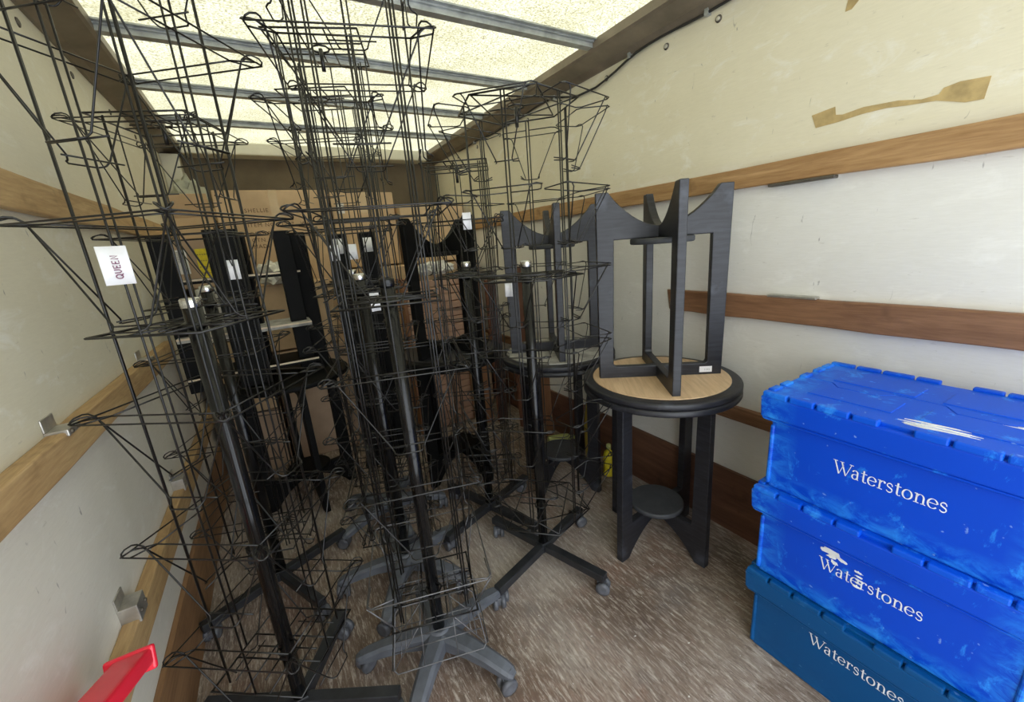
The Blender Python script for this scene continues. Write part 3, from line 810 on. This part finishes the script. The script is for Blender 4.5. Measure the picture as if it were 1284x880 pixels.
l1 = plate('barcode_label', bS, -.150, .085, .052, .135, -.1762, 'paper'); l1['label'] = 'white label with grey barcode'
bar = MB()
for i in range(8): bar.box((-.144, -.1788, .150+i*.0078), (-.106, -.1778, .150+i*.0078+.004))
bar.box((-.134, -.1788, .10), (-.124, -.1778, .116)); bar.box((-.120, -.1788, .10), (-.112, -.1778, .116))
link('barcode', bar.mesh('barcode', M['labgrey']), l1)
l2 = plate('yellow_label', bS, -.056, .055, .066, .165, -.1762, 'yellow'); l2['label'] = 'bright yellow label with dark lines'
bar = MB()
for i in range(4):
    for k in range(5): bar.box((-.050+k*.011, -.1788, .08+i*.035), (-.043+k*.011, -.1778, .086+i*.035))
link('print', bar.mesh('print', M['yellow2']), l2)
plate('paper_label', bA, -.20, .40, .055, .075, -.247, 'whitecard'); 
pk = MB(); pk.box((.02, -.12, .458), (.16, .02, .4605)); link('paper_label', pk.mesh('paper_label', M['whitecard']), bB)
# crumpled film and grey sheet
def crumple(name, label, cat, loc, sx, sy, sz, mat, seed, n=9):
    r = random.Random(seed); bm = bmesh.new(); bmesh.ops.create_icosphere(bm, subdivisions=3, radius=1)
    for v in bm.verts:
        k = 1+.28*sin(v.co.x*6+seed)*sin(v.co.y*7)+r.uniform(-.10, .10)
        v.co = Vector((v.co.x*k*sx, v.co.y*k*sy, max(-.8, v.co.z*k)*sz))
    me = bpy.data.meshes.new(name); bm.to_mesh(me); bm.free(); me.materials.append(M[mat])
    return tag(link(name, me, None, loc), label, cat)
crumple('packing_film', 'crumpled clear packing film lying between the cartons', 'film', (.055, 3.0, 1.265), .09, .12, .075, 'film', 3)
crumple('plastic_sheet', 'crumpled grey green sheet stuffed in the open box', 'sheet', (-.33, 3.60, 1.775), .09, .10, .14, 'bagplastic', 5)
crumple('packing_bundle', 'cream packing bundle lying on top of the slatted unit', 'packing', (1.06, 2.86, 1.205), .13, .08, .05, 'whitecard', 9)

# ------------------------------------------------------------------ slatted unit, boards
su = thing('slatted_unit', 'pale brown slatted wooden display unit behind the tables', 'unit', (1.0, 2.78, 0))
sl = MB(); sl.box((-.20, -.010, 0), (.20, .010, .050)); slme = sl.mesh('slat', M['slat'])
for i in range(20): bev(link('slat', slme, su, (0, random.uniform(-.002, .002), .02+i*.056)), .004, 1)
for s in (-1, 1):
    sp = MB(); sp.box((s*.20-.02, .010, 0), (s*.20+.02, .16, 1.16)); bev(link('side_board', sp.mesh('side_board', M['board2']), su), .003)
for (lab, x, y, wd, ht, mat, tl, rz) in (
        ('red brown board leaning on the right wall, widest of the boards', 1.52, 2.46, .20, 1.18, 'board', .03, .45),
        ('orange brown narrow board standing beside the slatted unit', 1.27, 2.66, .10, 1.17, 'board2', .02, .1),
        ('dark red narrow board standing between the other two boards', 1.385, 2.62, .09, 1.10, 'board', .02, .2),
        ('short orange brown board standing behind the second pair of tables', 1.49, 2.14, .07, .70, 'board2', .03, .3)):
    o = thing('wooden_board', lab, 'board', (x, y, 0), (-tl, 0, rz))
    mb = MB(); mb.box((-wd/2, -.012, 0), (wd/2, .012, ht)); bev(link('plank', mb.mesh('plank', M[mat]), o), .003)

# ------------------------------------------------------------------ black shelf unit at the left
bs = thing('shelf_unit', 'black shelf unit with pale raw shelf edges behind the left racks', 'shelf', (-.11, 2.45, TH))
for (x, y, wd, rz, h) in ((-.275, -.02, .078, .1, .742), (-.035, -.10, .13, .2, .755), (.01, .09, .09, -.3, .75), (.215, -.02, .075, .1, .742), (.292, .08, .080, -.2, .735)):
    mb = MB(); mb.box((-wd/2, -.015, 0), (wd/2, .015, h)); bev(link('upright', mb.mesh('upright', M['shade_black']), bs, (x, y, 0), (0, 0, rz)), .003)
for z, y0, y1 in ((.518, -.01, .10), (.258, -.09, .16), (.06, -.09, .16)):
    mb = MB(); mb.box((-.30, y0, 0), (.27, y1, .022)); s = bev(link('shelf', mb.mesh('shelf', M['shade_black' if z != .258 else 'felt']), bs, (0, 0, z)), .002)
    e = MB(); e.box((-.30, y0-.003, .013), (.27, y0, .022)); q = link('shelf_edge', e.mesh('shelf_edge', M['tan_edge']), s); q['label'] = 'pale raw plywood edge'
# two dark display stands seen through the middle racks
for lab, x, y in (('narrow black display panel standing behind the middle racks, left one', .40, 2.62), ('narrow black display panel standing behind the middle racks, right one', .57, 2.66)):
    o = thing('display_panel', lab, 'panel', (x, y, 0), (0, 0, -.2))
    mb = MB(); mb.box((-.05, -.012, .02), (.05, .012, 1.47)); bev(link('panel', mb.mesh('panel', M['shade_black']), o), .003)
    mb = MB(); mb.box((-.07, -.08, 0), (.07, .08, .02)); bev(link('foot_plate', mb.mesh('foot_plate', M['shade_black']), o), .003)
    paper(o, (0, -.020, 1.40), .055, .085, 0)

# ------------------------------------------------------------------ small yellow things on the floor at the right
o = thing('yellow_handle', 'dull yellow curved plastic handle standing under the second table along the right wall', 'handle', (1.385, 1.60, 0))
mb = MB(); mb.tube([(0, .0, .02), (-.012, .0, .18), (-.016, 0, .32), (-.005, .0, .44), (.015, .005, .52)], .015, 10); link('grip', mb.mesh('grip', M['yellow2']), o)
mb = MB(); mb.lathe([(.026, 0), (.026, .02), (.016, .03)], 16); link('foot', mb.mesh('foot', M['yellow2']), o)
def bottle(label, x, y, z, rot, mat, capm):
    b = thing('plastic_bottle', label, 'bottle', (x, y, z), rot, 'yellow plastic bottles on the floor')
    m_ = MB(); m_.lathe([(.028, 0), (.032, .008), (.032, .12), (.026, .145), (.012, .160), (.012, .172)], 18); link('bottle_body', m_.mesh('bottle_body', M[mat]), b)
    m_ = MB(); m_.lathe([(.014, .168), (.014, .192), (.012, .194)], 14); link('cap', m_.mesh('cap', M[capm]), b)
bottle('pale lime plastic bottle lying on its side by the boards', 1.42, 2.06, .034, (pi/2, 0, 1.2), 'lime', 'lime')
bottle('yellow plastic bottle standing behind the nearest table legs', 1.488, 1.555, .0, (0, 0, 0), 'yellow', 'lime')

# ------------------------------------------------------------------ red handle near the left wall
rh = thing('red_handle', 'glossy red plastic handle bar poking in at the bottom left corner', 'handle', (0, 0, 0))
A = Vector((-.405, 1.00, .562)); B = Vector((-.430, .60, .72))
d = (A-B).normalized(); side = Vector((1, 0, 0)); side = (side-d*side.dot(d)).normalized(); upv = side.cross(d)
if upv.z < 0: upv = -upv
Lr = (A-B).length
mm = Matrix(((side.x, d.x, upv.x, B.x), (side.y, d.y, upv.y, B.y), (side.z, d.z, upv.z, B.z), (0, 0, 0, 1)))
g = MB(); g.box((-.020, 0, -.018), (.046, Lr-.006, .016), mm); bev(link('grip', g.mesh('grip', M['red']), rh), .008, 3)
g = MB(); g.box((-.042, 0, -.036), (-.018, Lr-.06, -.004), mm); bev(link('side_rail', g.mesh('side_rail', M['red']), rh), .005, 2)
g = MB(); g.box((-.034, Lr-.012, -.030), (.049, Lr+.002, .020), mm); bev(link('end_lip', g.mesh('end_lip', M['red']), rh), .005, 2)
